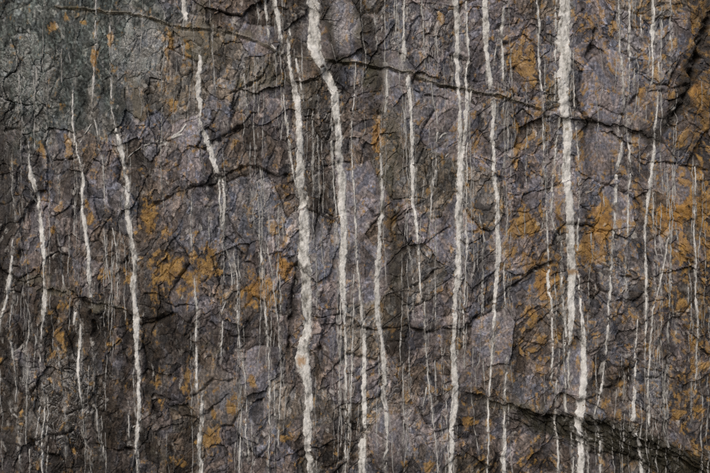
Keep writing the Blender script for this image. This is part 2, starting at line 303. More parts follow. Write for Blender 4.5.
# --- centre right
streak('thin white trickle on dark olive rock at the top, centre', [(373,-30,2),(374,0,2.2),(375,14,2),(376.5,28,2.4),(377.5,50,2.2)],[(382,14,1.8),(382,34,2)],dim=.2)
streak('short thin white streak hanging from the top, left of the beaded one', [(397,-30,2),(397,0,2.2),(396.5,16,2.4),(396,32,2.2),(395,48,1.6)],[(407,6,1.2),(408,18,1.2)],dim=.15)
streak('white streak beaded at the thin ledge and thinning downward, centre right', [(404,-30,2.2),(404,0,2.6),(403,25,3),(403,40,4),(403,50,5),(402.5,66,4.4)],[(407.5,73,5.4),(408.5,82,6.2),(409.5,96,5.6),(411,119,4.2),(413,145,4.4),(414,171,5),(413,185,4.8),(413,199,5),(414.5,219,5),(416.5,236,3.6),(418.5,246,3.6),(419,270,3.4),(420.5,297,2.4)],[(424,300,2.4),(425,326,3),(426,345,2.6),(427.5,365,2.6),(429,380,2.6),(432,409,3),(433.5,430,2.4),(437,443,2.6),(438.5,480,2.2)],[(427,386,1.4),(422,408,2)])
streak('hairline white streak beside the beaded one at mid height', [(409,245,1.8),(410,257,2.2),(413,278,2.2),(413.5,298,1.8),(414,318,1.8)],dim=.1)
streak('thin white streak at the top between the beaded one and the main pair', [(421,-30,2),(421.5,0,2.4),(423,25,2.6),(423.5,42,2.4),(424.5,60,2.2),(425.5,77,2)],dim=.05)
streak('faint white hairline left of the main pair', [(435.5,32,2),(437,50,1.8),(438,70,1.6)],[(432,80,1.6),(433,96,1.8),(435.5,114,1.6)],dim=.3)
streak('slanting thin white streak left of the main pair at mid height', [(437,108,1.8),(437.5,125,2.4),(437,150,2.6),(436,171,2.6),(433.5,194,2.6),(431,206,2.6),(430,216,1.8)],[(438,140,3),(444,134,4),(449,132,2)],[(444,158,1.4),(451,151,1.8)])
streak('main white streak of the close pair, full height, right of centre', [(455,-40,5),(456,0,5.4),(457.5,30,6.2),(458.5,63,6.4),(459,86,5),(459.8,104,4.2),(460.5,122,4.6),(461,140,5.5),(461.5,171,8),(460,196,8),(459,218,7.4),(457.7,240,7),(457.5,268,7),(456,291,6),(454,319,5),(453.5,345,6),(454,362,6.6),(456,381,7),(455.5,402,7),(453,420,6.4),(452,436,5.4),(451.5,475,4),(451,495,4)],[(452,54,1.6),(452,70,2.2),(453,86,2)],[(452,467,1.6),(460,463,2.2)])
streak('narrower white streak merging into the main one from its right side', [(466.5,-30,3),(466.5,0,3.2),(466,20,3),(466.5,38,4.2),(468,53,4.2),(466.5,70,4),(466,90,4),(466.5,108,5),(466.7,125,5),(465.5,145,4.4),(463,168,5)],[(472,88,2),(470,104,2)])
streak('thin white streak running close along the right side of the main pair', [(468,140,1.6),(466.5,166,2),(466.5,196,2.2),(467.5,225,2.6),(466.5,242,3),(465.5,268,2.6),(464,291,2.8),(463,322,2.2),(463.5,362,1.6)],[(464,207,1.2),(471,201,1.6)])
streak('white streak with a bulge at mid height, right of the main pair', [(484.5,-40,7),(485,0,7),(485.5,25,7),(487,45,5.4),(488.3,60,5),(489.5,78,5.6),(490.5,90,5.6)],[(494,96,5),(495.5,115,5),(494.5,130,4.8),(493,158,4.4),(495,176,5),(496.5,191,5),(497.5,209,5),(497,238,5),(497.8,252,7),(498,262,6),(497,281,5),(494.5,305,4.4),(493,325,4),(491,352,3.4),(490.5,366,3),(489.5,396,3),(488,429,3),(487.5,478,2.2)])
streak('short white streak joining the bulging one near the top, beside the ochre slab', [(505,4,2.6),(504,12,4),(501.5,28,4.4),(502,42,4),(502,52,4),(503,66,3.4),(503.5,84,2.6)],[(498.5,34,2),(496.5,50,2.2),(494,66,2)])
streak('faint white streak crossing the slanting crack, reappearing under it as a bright one', [(504.5,248,1.8),(505,268,2.2),(505,286,2.2),(504.5,314,2)],[(506,354,2.6),(506.5,366,3.4),(505.5,382,2.8),(504,398,3)],[(504.5,406,4),(505,429,4),(504,445,4.6),(505,460,5),(505.5,490,5)])
streak('hairline white streak beside the ochre patch, right of the bulging one', [(508.5,108,1.8),(508.5,130,2.2),(508.5,160,1.8)],[(507.5,205,1.8),(506.5,240,2)],dim=.3)
streak('mottled white streak under an orange brown blotch at the centre', [(378.5,120,2),(380,135,3.4),(381.5,158,4),(382.5,180,4),(382.5,196,4.2),(381.5,212,4.6),(381.5,235,4),(379,248,5),(378.5,262,6),(377,280,6),(376.5,292,5.6),(378,313,5),(380.5,334,5),(383,355,5),(384,378,6),(385.5,405,5.4),(386.5,420,4.6),(386.5,432,4),(385,452,4),(385,485,4)],dim=.15)
streak('short white streak on olive rock above the orange brown blotch', [(386.5,66,2.6),(387,82,3),(386.5,98,4),(385,112,3),(385,121,2.2)],[(391,62,1.4),(394,72,1.6)],dim=.15)
streak('thin white streak on dark rock near the bottom, centre', [(403,364,1.8),(403.5,390,2.2),(404,414,2.6),(403.5,444,2.2)],[(409,445,2.4),(407,452,3)],dim=.15)
streak('hairline white streak beside the foot of the main pair', [(446,384,1.8),(446.5,410,2.2),(447,434,2.6),(449,468,2.2)],[(440,400,1.4),(446,396,2),(452,394,1.6)],dim=.1)
streak('faint vertical hairline streak left of the main pair above the crack', [(436,244,1.8),(435.5,268,1.8),(436,296,2),(436,322,1.8)],dim=.25)
# --- right third
streak('thin full height white streak left of the broadest one', [(536.5,-40,3),(537,0,3),(538,20,3.4),(539,38,4),(539,60,3.6),(539.5,76,2.8),(541.5,94,2.2),(544,114,2.4),(544.5,130,2.8),(545,158,2.2),(546,185,2.4),(546.5,209,2.8),(546.5,239,2.8),(548,260,3.6),(549,278,4),(551,300,4.4),(551.5,312,3.4),(552,330,2.6),(551.5,360,2.6),(551.5,385,2)],[(556.5,366,1.8),(556,385,2.2),(556.5,411,3),(556.5,429,3),(558.5,449,3.4),(558.5,490,3)],[(552,380,1.2),(556,396,1.4)])
streak('white streak close along the left edge of the broadest one, bent like an elbow', [(557,-40,4),(556.5,0,4),(556,38,3.2),(555.5,74,3.2),(555,103,2.6)],[(561,112,2.4),(560,124,3.2),(556.5,150,3.2),(553,178,3),(551,200,3),(551,218,3.2),(553,228,3),(559,236,3)],[(562,240,2.4),(562.5,270,2.6),(563,303,2.8),(564,336,3),(564,360,3.4),(565,391,4),(566,415,3)],[(571,426,2.4),(572.5,450,2.6),(572.5,490,2.6)])
streak('broadest white mineral streak, from the top edge down right of centre', [(566,-45,13),(565.5,0,12.5),(565.5,25,13),(563.8,50,13.5),(562,72,14.5),(562.5,95,13),(564,110,11.5),(568,119,8.6),(569.5,130,9),(568,153,10),(567.5,180,9.4),(568,198,9),(570,214,10),(570.5,240,9.6),(572,270,9),(572.5,290,9),(572,306,8.6),(569,322,6.4),(568,345,4.4),(568.5,365,3),(568.5,390,2.4)],
       [(573,44,1.6),(573.5,80,2),(575,110,2)],[(577,124,2),(578.5,150,2.4),(579.5,190,2),(578.5,215,2),(577.5,255,2.2)])
streak('lower continuation of the broadest streak, crossing the dark ledge to the bottom', [(577.5,268,2.4),(579.5,282,2.6),(581,300,3.2),(581,316,4.4),(582,336,6),(582.5,359,7),(582,380,8),(580,400,9.6),(579.5,415,9.6),(580.2,430,8.6),(580.5,445,8),(579.5,473,8),(579,500,8)],[(587,430,1.4),(587,476,2.2)])
streak('white streak weaving down the slabs to a knot on the dark ledge, right third', [(618.5,-40,2.4),(619,0,2.6),(620,38,2.6),(620.5,60,3),(621.5,80,3.6),(623,98,3.4),(624,114,3)],[(619,118,2.2),(617,136,2.2)],[(624,138,2.2),(622,146,4),(619.5,160,4),(617.5,172,4),(616,196,4),(614.5,225,3.4),(612.5,246,3.2),(610,278,3.2),(608.5,311,3.2),(607,336,3.8),(604.5,356,3.2),(602,381,3.2),(598,397,3),(595,408,3),(593,417,4)],[(595,419,3),(598,428,3),(601,446,3),(599.5,460,3),(598,490,3)])
streak('thin white streak paired close to the right of the weaving one', [(629.5,-40,2.4),(629.5,0,2.6),(629.5,22,3),(630,35,4),(629,58,3.2),(628,80,2.2),(627.5,103,2)],[(626,112,2.2),(626.5,130,2),(631.5,143,2.8),(630.5,158,3.4),(629.5,185,3.4),(629,221,3),(626.5,242,2.6)],[(625,255,1.6),(625,295,1.6)],[(640.5,0,1.2),(641,36,1.6)],[(634,66,1.4),(633,90,1.4)])
streak('white streak from the top ending over the bluish slab, right third', [(652.5,-40,3),(653,0,3.2),(653.5,18,3.6),(654,32,5.4),(652.5,50,3.6),(651,70,2.8),(650.5,90,2.4)],[(657,60,1.8),(658,90,2),(656,116,2.4),(655.5,130,3.4),(654,158,4),(652,180,5),(648.5,195,5),(647,215,4),(646,240,3.2),(645.5,270,3.4),(644.5,300,3),(643.5,336,2)],[(654,188,2),(654.5,205,2.6),(654,232,2)])
streak('white streak descending to the crest of the dark ledge and over it', [(636.5,318,2),(635,340,2.6),(634,359,3),(634,386,4),(633,405,4.6),(632.5,425,5.4)],[(634,428,4),(638.5,436,3.4),(641,450,4),(643,490,4)])
streak('slanting thin white streak that crosses to the bluish slab', [(668.5,235,2.2),(666,252,2.6),(662,273,2.6),(658.5,288,2.2),(655,298,2),(650.5,308,2.4),(650.5,325,2.8),(649.5,350,3),(648,372,3),(647,390,4),(648,410,3.6),(648.5,428,3)],[(654,262,1.8),(654,294,2)])
streak('short thin white streak at the top, left of the big curved crack', [(669,-30,2),(669.5,0,2.2),(670,18,2.2),(671,34,3),(669,55,2.6),(668,76,2.2)],[(663,10,1.2),(662,34,1.4)],dim=.05)
streak('thin white streak near the right edge below the ochre stains', [(697.5,165,1.6),(697,178,2.2),(695,196,2.2),(693.5,234,2.6),(694,250,2.6),(695,278,3),(696,311,3),(697,345,3),(696.5,370,2.4),(695.5,392,1.8)])
streak('short white trickles on brown rock near the right edge, mid height', [(668,168,1.6),(668,198,2)],[(687.5,284,1.6),(686.5,308,2)],[(677,316,1.8),(674.5,338,2.2)],dim=.25)
streak('small white trickle hanging above the dark ledge between two streaks', [(624.5,370,1.8),(624.5,388,2.2),(624,404,2)],dim=.1)
streak('faint dark edged white hairline beside the bluish slab', [(664.5,362,1.4),(664.5,400,1.6),(664,440,1.4)],[(692,376,1.2),(692,420,1.2)],dim=.35)

# ------------------------------------------------------------------ colour of the rock, with overhang shade painted on the lower ledge
TINT = {'p': (.158, .145, .158), 'q': (.222, .207, .228), 'b': (.124, .104, .092), 'g': (.146, .150, .174), 'G': (.098, .098, .108),
        'k': (.062, .055, .052), 'l': (.215, .198, .188), 'L': (.112, .124, .118), 'm': (.150, .136, .112)}
tv = np.array([TINT[t] for t in tints])*np.exp(np.random.default_rng(5).normal(0, .10, (NS, 1)))
C = tv[SID]
# blend the tint across some joints, then vary it from chip to chip
big = (fbm(WX/55, WY/70, 3, 400) - .18 + .35*sstep(260, 0, X)*sstep(120, 330, Y))[..., None]
gen = np.array(TINT['p'])*(1 - sstep(-.3, .3, big)) + np.array(TINT['b'])*sstep(-.3, .3, big)
C = C*.62 + gen*.38
C = C*np.exp(.55*(CHB - .5) + np.clip(SMOOTH, .45, 1)*(.80*(CH1 - .5) + .95*(CH3 - .5)) + .65*fbm(X/2.0, Y/3.0, 2, 405))[..., None]
hue = (CH2 - .5)[..., None]
C = C*(1 + hue*np.array([.22, .02, -.24]))
def blob(x, y, rx, ry, W=True):
    return np.exp(-(((WX if W else X) - x)/rx)**2 - (((WY if W else Y) - y)/ry)**2)
def mix(C, col, m):
    m = np.clip(m, 0, 1)[..., None]; return C*(1 - m) + np.array(col)*m
# lichen bloom over the upper left corner
lich = sstep(.0, .5, 1.05 - ((WX + 20)/205)**2 - ((WY + 10)/180)**2 + .35*fbm(X/26, Y/26, 3, 411))
C = mix(C, (.068, .081, .077), lich*(.70 + .28*(CH1 > .35)))
C *= np.exp(lich*(1.3*(CH3 - .5) + .9*fbm(X/2, Y/2.6, 2, 413)))[..., None]
C *= (1 + .5*lich*np.clip(perlin(X/60, Y/45, 415), -1, .6))[..., None]
# darker areas: lower left, left edge, scattered patches elsewhere
dark_areas = np.clip(.95*blob(70, 400, 150, 130) + .6*blob(-15, 190, 45, 160) + .55*blob(330, 90, 22, 45) + .5*blob(395, 285, 10, 60) + .35*blob(700, 420, 60, 70)
        + .6*blob(300, 12, 30, 40) + .75*blob(314, 150, 13, 55) + .5*blob(270, 20, 24, 40) + .5*blob(705, 250, 30, 120) + .45*blob(420, 470, 160, 40) + .5*blob(600, 470, 120, 40) + .5*blob(450, 345, 60, 14) + .5*blob(345, 400, 12, 60) + .5*blob(160, 345, 60, 26) + .3*blob(660, 300, 60, 40), 0, 1)
dark_areas = np.clip(dark_areas*(1 + .8*fbm(X/18, Y/30, 3, 421)), 0, 1)
C = C*(1 - .88*dark_areas*(.6 + .4*CHB))[..., None]*(1 + dark_areas[..., None]*np.array([.06, 0, -.10]))
dk = sstep(.05, .5, fbm(WX/22, WY/40, 3, 425)); C *= (1 - .5*dk)[..., None]
# olive mud and moss
MUD = [(200,42,16,22,1),(190,30,25,7,1),(232,34,30,5,.8),(138,100,6,22,1),(268,82,24,10,.9),(262,70,22,14,.5),(393,168,14,40,.6),(375,75,20,22,.7),(365,25,14,26,.7),
       (390,120,16,22,.7),(345,62,26,4,.7),(30,280,22,6,.8),(60,290,30,5,.7),(110,306,26,8,.6),(395,255,9,60,.6),(600,440,45,9,.5),(520,406,40,7,.7),(660,456,35,12,.5),
       (200,8,12,16,.5),(225,110,14,10,.4),(160,460,14,14,.4),(210,345,18,14,.35),(245,85,16,10,.5),(380,15,18,18,.4),(330,30,6,26,.6),(100,12,50,2.5,.5),(170,23,26,3,.6)]
mud = np.zeros(X.shape)
for x, y, rx, ry, s in MUD: mud = np.maximum(mud, s*blob(x, y, rx, ry))
for pts in (LEDGES[0][0], LEDGES[1][0]):
    sl, d, s_, t, L = poly_dist(pts, 12, 1.0)
    mud[sl] = np.maximum(mud[sl], .85*np.exp(-(d/1.8)**2))
mud = sstep(.22, .62, mud + .22*fbm(X/9, Y/12, 3, 431))
C = mix(C, (.158, .143, .112), mud*.8*(.7 + .3*CH1)); C = mix(C, (.062, .060, .038), .75*sstep(.55, .95, CHB2)*mud)
# rust
RUST = [(522,60,14,24,1),(512,52,8,14,.8),(655,70,5,12,.8),(702,28,14,34,.8),(690,88,14,22,.9),(640,98,5,9,.9),(680,138,16,12,.9),(600,228,14,30,1),(606,200,8,14,.8),(700,205,22,26,1),
 (670,217,24,18,1),(690,175,20,12,.7),(525,226,15,16,1),(512,248,10,12,.7),(541,214,5,12,.7),(546,282,9,24,.9),(530,262,8,14,.8),(556,286,5,16,.8),(532,314,12,9,.9),(585,306,5,4,.9),
 (680,306,8,8,.8),(588,252,14,14,.9),(606,250,10,8,.8),(530,130,6,16,.8),(519,142,7,20,.7),(578,134,7,6,.9),(583,156,3,14,.8),(682,250,12,18,.8),(540,338,10,10,.5),(525,352,20,10,.6),
 (686,430,8,9,.7),(690,465,12,10,.7),(680,412,12,9,.7),(678,396,6,5,.7),(620,382,6,4,.8),(490,422,4,4,.8),(471,421,8,5,.9),(478,396,5,4,.8),(493,440,5,4,.7),(430,464,7,4,.8),(400,463,5,4,.6),
 (377,134,5,18,1.2),(395,224,5,18,.9),(395,332,6,8,.8),(438,16,4,9,.7),(284,268,11,12,1),(256,290,15,15,1.05),(270,297,10,10,1),(245,306,4,5,.8),(205,265,14,18,.8),(190,286,11,14,.8),
 (167,272,15,20,.95),(154,300,6,14,.8),(150,214,11,18,.9),(166,232,9,8,.7),(105,276,7,6,.7),(126,276,6,9,.7),(90,218,5,6,.9),(87,206,3,9,.7),(52,232,5,4,.8),(188,376,6,14,.8),(236,406,7,12,.9),
 (209,440,8,14,.9),(251,381,4,6,.7),(284,438,4,6,.8),(214,414,3,6,.8),(183,457,7,7,.7),(58,338,9,22,.55),(75,450,3,3,.8),(11,430,5,4,.7),(25,412,3,8,.6),(160,380,3,10,.6),(160,406,3,8,.6),
 (168,37,7,7,.9),(166,58,5,8,.8),(173,50,4,5,.8),(174,103,4,6,.7),(110,42,3,7,1),(54,27,4,6,.8),(68,18,3,4,.7),(86,22,3,3,.8),(96,60,3,11,.9),(20,64,3,8,.7),(38,148,6,9,.55),(67,143,6,8,.6),
 (235,145,5,6,.6),(218,35,4,5,.6),(275,225,10,12,.5),(330,222,6,16,.6),(280,240,8,8,.5),(470,215,8,10,.5),(480,226,7,6,.6),(440,250,10,10,.3),(545,140,8,10,.6),(650,40,8,10,.4),(560,260,8,14,.5),
 (115,345,8,8,.4),(210,250,8,10,.6),(150,260,10,10,.6),(620,20,10,12,.35),(640,200,12,12,.6),(505,200,6,8,.5),(700,150,10,12,.7),(706,100,10,60,.6),(700,260,12,40,.6),(660,170,14,16,.5),(706,10,10,24,.8),(560,210,8,40,.5),(505,270,8,20,.5),(690,340,10,20,.5),(240,170,8,8,.35)]
rust = np.zeros(X.shape)
for x, y, rx, ry, s in RUST: rust = np.maximum(rust, s*blob(x, y, rx*1.15, ry*1.15))
gen_r = .09 + .15*sstep(350, 640, X) - .16*lich - .06*dark_areas + .10*fbm(X/45, Y/45, 2, 445)
rn = .34*fbm(WX/8, WY/12, 4, 441) + .30*(CH1 - .5) + .20*(CHB - .5) + .14*(CH3 - .5)
fleck = np.clip(1 - np.abs(fbm(X/5 + Y/9, Y/8, 2, 449))*2.2, 0, 1)
rm = sstep(.28, .66, -.16*(CH2 > .62) - .12*(CH3 < .3) + .16*fleck + np.maximum(rust*.9, gen_r + .12*sstep(640, 710, X)) + rn + .22*fbm(X/3, Y/4, 2, 447))
tone = np.clip(.5 + .6*fbm(X/7, Y/9, 3, 451) + .5*(CH3 - .5), 0, 1)[..., None]
RC = np.array((.175, .098, .032))*(1 - tone) + np.array((.410, .248, .074))*tone
hot = np.zeros(X.shape)
for x, y, rx, ry in [(377,134,6,20),(284,268,12,13),(256,290,16,16),(600,228,14,26),(680,215,40,30),(110,42,4,8),(96,60,4,11),(546,282,9,24),(690,88,16,24)]: hot = np.maximum(hot, blob(x, y, rx, ry))
RC = RC*(1 + hot[..., None]*np.array([.12, 0, -.28]))
C = C*(1 - .80*rm[..., None]) + RC*.80*rm[..., None]
DARK_BANDS = [([(716,2),(697,53),(692,76),(682,101),(672,119),(655,136)],11,1.1),([(560,120),(600,124),(640,131),(664,142)],7,.8),([(552,262),(535,270),(512,288),(492,303),(477,316),(462,331)],4,.7),
 ([(355,328),(400,328),(440,331),(464,331)],4,.6),([(322,-10),(330,40),(338,75)],7,.85),([(350,-10),(372,30),(380,70),(372,110)],10,.8),([(396,200),(394,260),(398,330),(404,360)],8,.85),([(297,262),(294,300),(289,352)],3.5,.8),
 ([(206,145),(225,135),(248,125)],5,.75),([(600,392),(632,366),(645,350)],4,.7),([(664,350),(663,400),(662,440)],4,.6),([(700,120),(690,160),(700,200),(694,260),(705,330)],5,.45),([(640,150),(640,190),(648,250),(640,320)],5,.4),
 ([(0,120),(8,200),(4,280)],12,.8),([(185,300),(187,380),(186,450)],4,.5),([(150,330),(152,400),(150,470)],5,.5),([(12,380),(8,430),(14,480)],9,.7),([(88,300),(97,330),(96,420),(104,460)],7,.6),([(20,290),(30,320),(20,345)],9,.6),([(310,110),(318,160),(314,235)],6,.5),([(180,193),(226,176),(262,172),(291,176)],4,.6),([(505,356),(535,325),(562,302)],4,.4),
 ([(280,-10),(284,20),(292,60),(288,100)],7,.4),([(580,120),(586,160),(584,220),(588,280)],4,.4),([(20,440),(60,462),(110,470)],8,.5),([(118,310),(170,318),(240,312)],5,.4),([(588,56),(592,46),(594,28)],3,.8)]
for pts, wd, st_ in DARK_BANDS:                     # dark bands, several following the cracks
    sl, d, s_, t, L = poly_dist(pts, 30)
    m_ = st_*np.exp(-(d/(wd*np.clip(1 + .9*fbm(X[sl]/14, Y[sl]/20, 2, 437), .3, 2)))**2)*(.55 + .6*CH1[sl])
    C[sl] = mix(C[sl], (.034, .030, .027), 1.1*m_)
C = mix(C, (.028, .026, .018), .95*np.clip(1.5*LEDGE_BAND*(.6 + .6*CHB), 0, 1))  # overhang shade put into the colour of the mossy ledge band
# lime film and white flecks: thin vertical wisps, denser beside the streaks
near = np.zeros(X.shape)
for lab, runs, dim in S:
    for r in runs:
        r = np.array(r, float)
        if r[:, 1].max() - r[:, 1].min() < 6: continue
        wmax = r[:, 2].max()
        i0, i1 = np.searchsorted(GY, [r[0, 1] - 4, r[-1, 1] + 6])
        if i1 <= i0: continue
        cx = np.interp(GY[i0:i1], r[:, 1], r[:, 0]); cw = np.interp(GY[i0:i1], r[:, 1], r[:, 2])
        j0, j1 = np.searchsorted(GX, [r[:, 0].min() - 16, r[:, 0].max() + 16])
        d = np.abs(X[i0:i1, j0:j1] - cx[:, None])
        near[i0:i1, j0:j1] = np.maximum(near[i0:i1, j0:j1], np.exp(-(np.maximum(d - cw[:, None]*.4, 0)/(1.0 + .12*cw[:, None]))**1.3)*(1 - .5*dim))
wisp = 1 - np.abs(perlin(X/3.1 + 1.2*fbm(X/20, Y/60, 2, 461), Y/48, 462))*2.6
wisp = .7*np.clip(wisp, 0, 1)**6*sstep(.05, .4, fbm(X/50, Y/70, 2, 463) + .1*sstep(250, 0, X) - .05)*(CH1 > .3)
def hairlines(n, rng, lo, hi, wlo, whi, slant, bias, sink=None):
    """many fine, nearly straight runs drawn into one mask"""
    M = np.zeros(X.shape)
    for _ in range(n):
        x0 = rng.uniform(-5, 715); y0 = rng.uniform(-40, 460)
        if sink is not None and rng.uniform() < .7:            # most keep close to a streak
            r = S[rng.integers(len(S))][1][0]; a_ = r[rng.integers(len(r))]
            x0 = a_[0] + rng.choice([-1, 1])*(a_[2]*.5 + rng.exponential(4) + .8); y0 = a_[1] - rng.uniform(0, 50)
        if rng.uniform() > bias(x0, y0): continue
        L = rng.uniform(lo, hi); k = max(4, int(L/7))
        ys = y0 + np.linspace(0, L, k); xs = x0 + np.cumsum(rng.normal(slant, .8, k))
        i0, i1 = np.searchsorted(GY, [ys[0], ys[-1]]); j0, j1 = np.searchsorted(GX, [xs.min() - 4, xs.max() + 4])
        if i1 - i0 < 3: continue
        yy = GY[i0:i1]; cx = np.interp(yy, ys, xs) + .35*perlin(yy/2.5, yy*0 + x0, 601)
        wv = rng.uniform(wlo, whi)*(.75 + .6*perlin(yy/8, yy*0 + x0, 602))
        st_ = rng.uniform(.5, 1)*np.clip(.68 + .8*perlin(yy/30, yy*0 + x0, 603) + .35*perlin(yy/6, yy*0 + x0, 604), 0, 1)*np.clip(np.minimum(yy - ys[0], ys[-1] - yy)/9, 0, 1)
        if sink is not None: sink.append((cx[::2], yy[::2], wv[::2], st_[::2])); continue
        d = np.abs(X[i0:i1, j0:j1] - cx[:, None])
        M[i0:i1, j0:j1] = np.maximum(M[i0:i1, j0:j1], st_[:, None]*np.exp(-(d/np.maximum(wv, .3)[:, None])**2))
    return M
hr_ = np.random.default_rng(21)
THREADS = []
hairlines(420, hr_, 40, 200, .30, .70, 0, lambda x, y: .6 + .2*(x > 600) - .2*(x < 200 and y > 280), THREADS)
hairlines(60, hr_, 10, 30, .25, .45, 2.4, lambda x, y: 1, THREADS)
hairlines(60, hr_, 10, 30, .25, .45, -2.4, lambda x, y: 1, THREADS)
lace = np.zeros(X.shape)
for x, y, rx, ry in [(443,137,9,5),(535,128,9,8),(165,142,10,6),(668,235,7,5),(258,205,12,22),(30,420,7,9),(120,145,8,8),(300,20,14,14),(672,122,7,6)]: lace = np.maximum(lace, blob(x, y, rx, ry))
lace *= np.clip(1 - np.abs(fbm(X/4, Y/6, 2, 475))*3.5, 0, 1)
wisp = np.maximum(.6*wisp, 1.1*lace)
drk = hairlines(330, hr_, 20, 130, .6, 1.5, 0, lambda x, y: .7 + .3*(x < 330))
C *= (1 - .72*drk)[..., None]
fl = sstep(.86, .98, CH3)*sstep(0, .5, fbm(X/16, Y/20, 3, 465) + .15*lich)
film = np.clip(.42*near*sstep(.25, .75, .5 + .8*fbm(X/2.2, Y/5, 3, 466) + .35*(CH3 - .5)) + .50*wisp + .55*fl*(CH2 > .45), 0, 1)
FILM = film
C = mix(C, (.46, .45, .425), film*.88)
C = np.clip(C*.94, .010, .8)
WET = np.zeros(X.shape)
for x, y, rx, ry in [(255,208,24,38),(492,335,16,20),(85,372,10,14),(656,386,16,30),(345,30,16,30),(30,90,40,60),(430,30,40,40),(60,400,60,60),(315,160,16,50),(470,255,20,14),(615,270,30,24),(140,50,30,40),(400,420,40,40)]: WET = np.maximum(WET, blob(x, y, rx, ry))
WET = np.clip(sstep(.35, .8, WET + .5*fbm(X/9, Y/16, 3, 611) + .3*(CHB - .5)) + .8*drk, 0, 1)*(1 - film)

# ------------------------------------------------------------------ materials
def nodes(m):
    m.use_nodes = True; t = m.node_tree; t.nodes.clear()
    return t, t.nodes.new, t.links.new
def rock_material():
    m = bpy.data.materials.new('fractured_rock'); t, N, Lk = nodes(m)
    out = N('ShaderNodeOutputMaterial'); b = N('ShaderNodeBsdfPrincipled'); Lk(b.outputs[0], out.inputs[0])
    at = N('ShaderNodeVertexColor'); at.layer_name = 'mineral'
    tc = N('ShaderNodeTexCoord')
    n1 = N('ShaderNodeTexNoise'); n1.inputs['Scale'].default_value = 70; n1.inputs['Detail'].default_value = 5; n1.inputs['Roughness'].default_value = .7
    Lk(tc.outputs['Object'], n1.inputs['Vector'])
    mr = N('ShaderNodeMapRange'); mr.inputs[1].default_value = .25; mr.inputs[2].default_value = .75; mr.inputs[3].default_value = .62; mr.inputs[4].default_value = 1.38
    Lk(n1.outputs['Fac'], mr.inputs[0])
    mx = N('ShaderNodeMix'); mx.data_type = 'RGBA'; mx.blend_type = 'MULTIPLY'; mx.inputs[0].default_value = 1
    Lk(at.outputs['Color'], mx.inputs[6]); Lk(mr.outputs[0], mx.inputs[7])
    # pale grains of quartz and lime
    v = N('ShaderNodeTexVoronoi'); v.inputs['Scale'].default_value = 85; Lk(tc.outputs['Object'], v.inputs['Vector'])
    r1 = N('ShaderNodeMapRange'); r1.inputs[1].default_value = .30; r1.inputs[2].default_value = .12; r1.inputs[3].default_value = 0; r1.inputs[4].default_value = 1; Lk(v.outputs['Distance'], r1.inputs[0])
    sep = N('ShaderNodeSeparateColor'); Lk(v.outputs['Color'], sep.inputs[0])
    r2 = N('ShaderNodeMapRange'); r2.inputs[1].default_value = .82; r2.inputs[2].default_value = .95; Lk(sep.outputs[0], r2.inputs[0])
    mm = N('ShaderNodeMath'); mm.operation = 'MULTIPLY'; Lk(r1.outputs[0], mm.inputs[0]); Lk(r2.outputs[0], mm.inputs[1])
    m3 = N('ShaderNodeMath'); m3.operation = 'MULTIPLY'; m3.inputs[1].default_value = .42; Lk(mm.outputs[0], m3.inputs[0])
    mx2 = N('ShaderNodeMix'); mx2.data_type = 'RGBA'; mx2.inputs[7].default_value = (.40, .39, .37, 1)
    Lk(m3.outputs[0], mx2.inputs[0]); Lk(mx.outputs[2], mx2.inputs[6]); Lk(mx2.outputs[2], b.inputs['Base Color'])
    n2 = N('ShaderNodeTexNoise'); n2.inputs['Scale'].default_value = 9; Lk(tc.outputs['Object'], n2.inputs['Vector'])
    rr = N('ShaderNodeMapRange'); rr.inputs[1].default_value = .35; rr.inputs[2].default_value = .65; rr.inputs[3].default_value = .42; rr.inputs[4].default_value = .8
    rr.inputs[3].default_value = .55; Lk(n2.outputs['Fac'], rr.inputs[0])
    wr = N('ShaderNodeMix'); wr.inputs[3].default_value = .24; Lk(at.outputs['Alpha'], wr.inputs[0]); Lk(rr.outputs[0], wr.inputs[2]); Lk(wr.outputs[0], b.inputs['Roughness'])
    ws = N('ShaderNodeMapRange'); ws.inputs[3].default_value = .14; ws.inputs[4].default_value = .8; Lk(at.outputs['Alpha'], ws.inputs[0]); Lk(ws.outputs[0], b.inputs['Specular IOR Level'])
    nb = N('ShaderNodeTexNoise'); nb.inputs['Scale'].default_value = 120; nb.inputs['Detail'].default_value = 4; nb.inputs['Roughness'].default_value = .65
    Lk(tc.outputs['Object'], nb.inputs['Vector'])
    bp = N('ShaderNodeBump'); bp.inputs['Strength'].default_value = .55; bp.inputs['Distance'].default_value = .006
    Lk(nb.outputs['Fac'], bp.inputs['Height']); Lk(bp.outputs[0], b.inputs['Normal'])
    return m
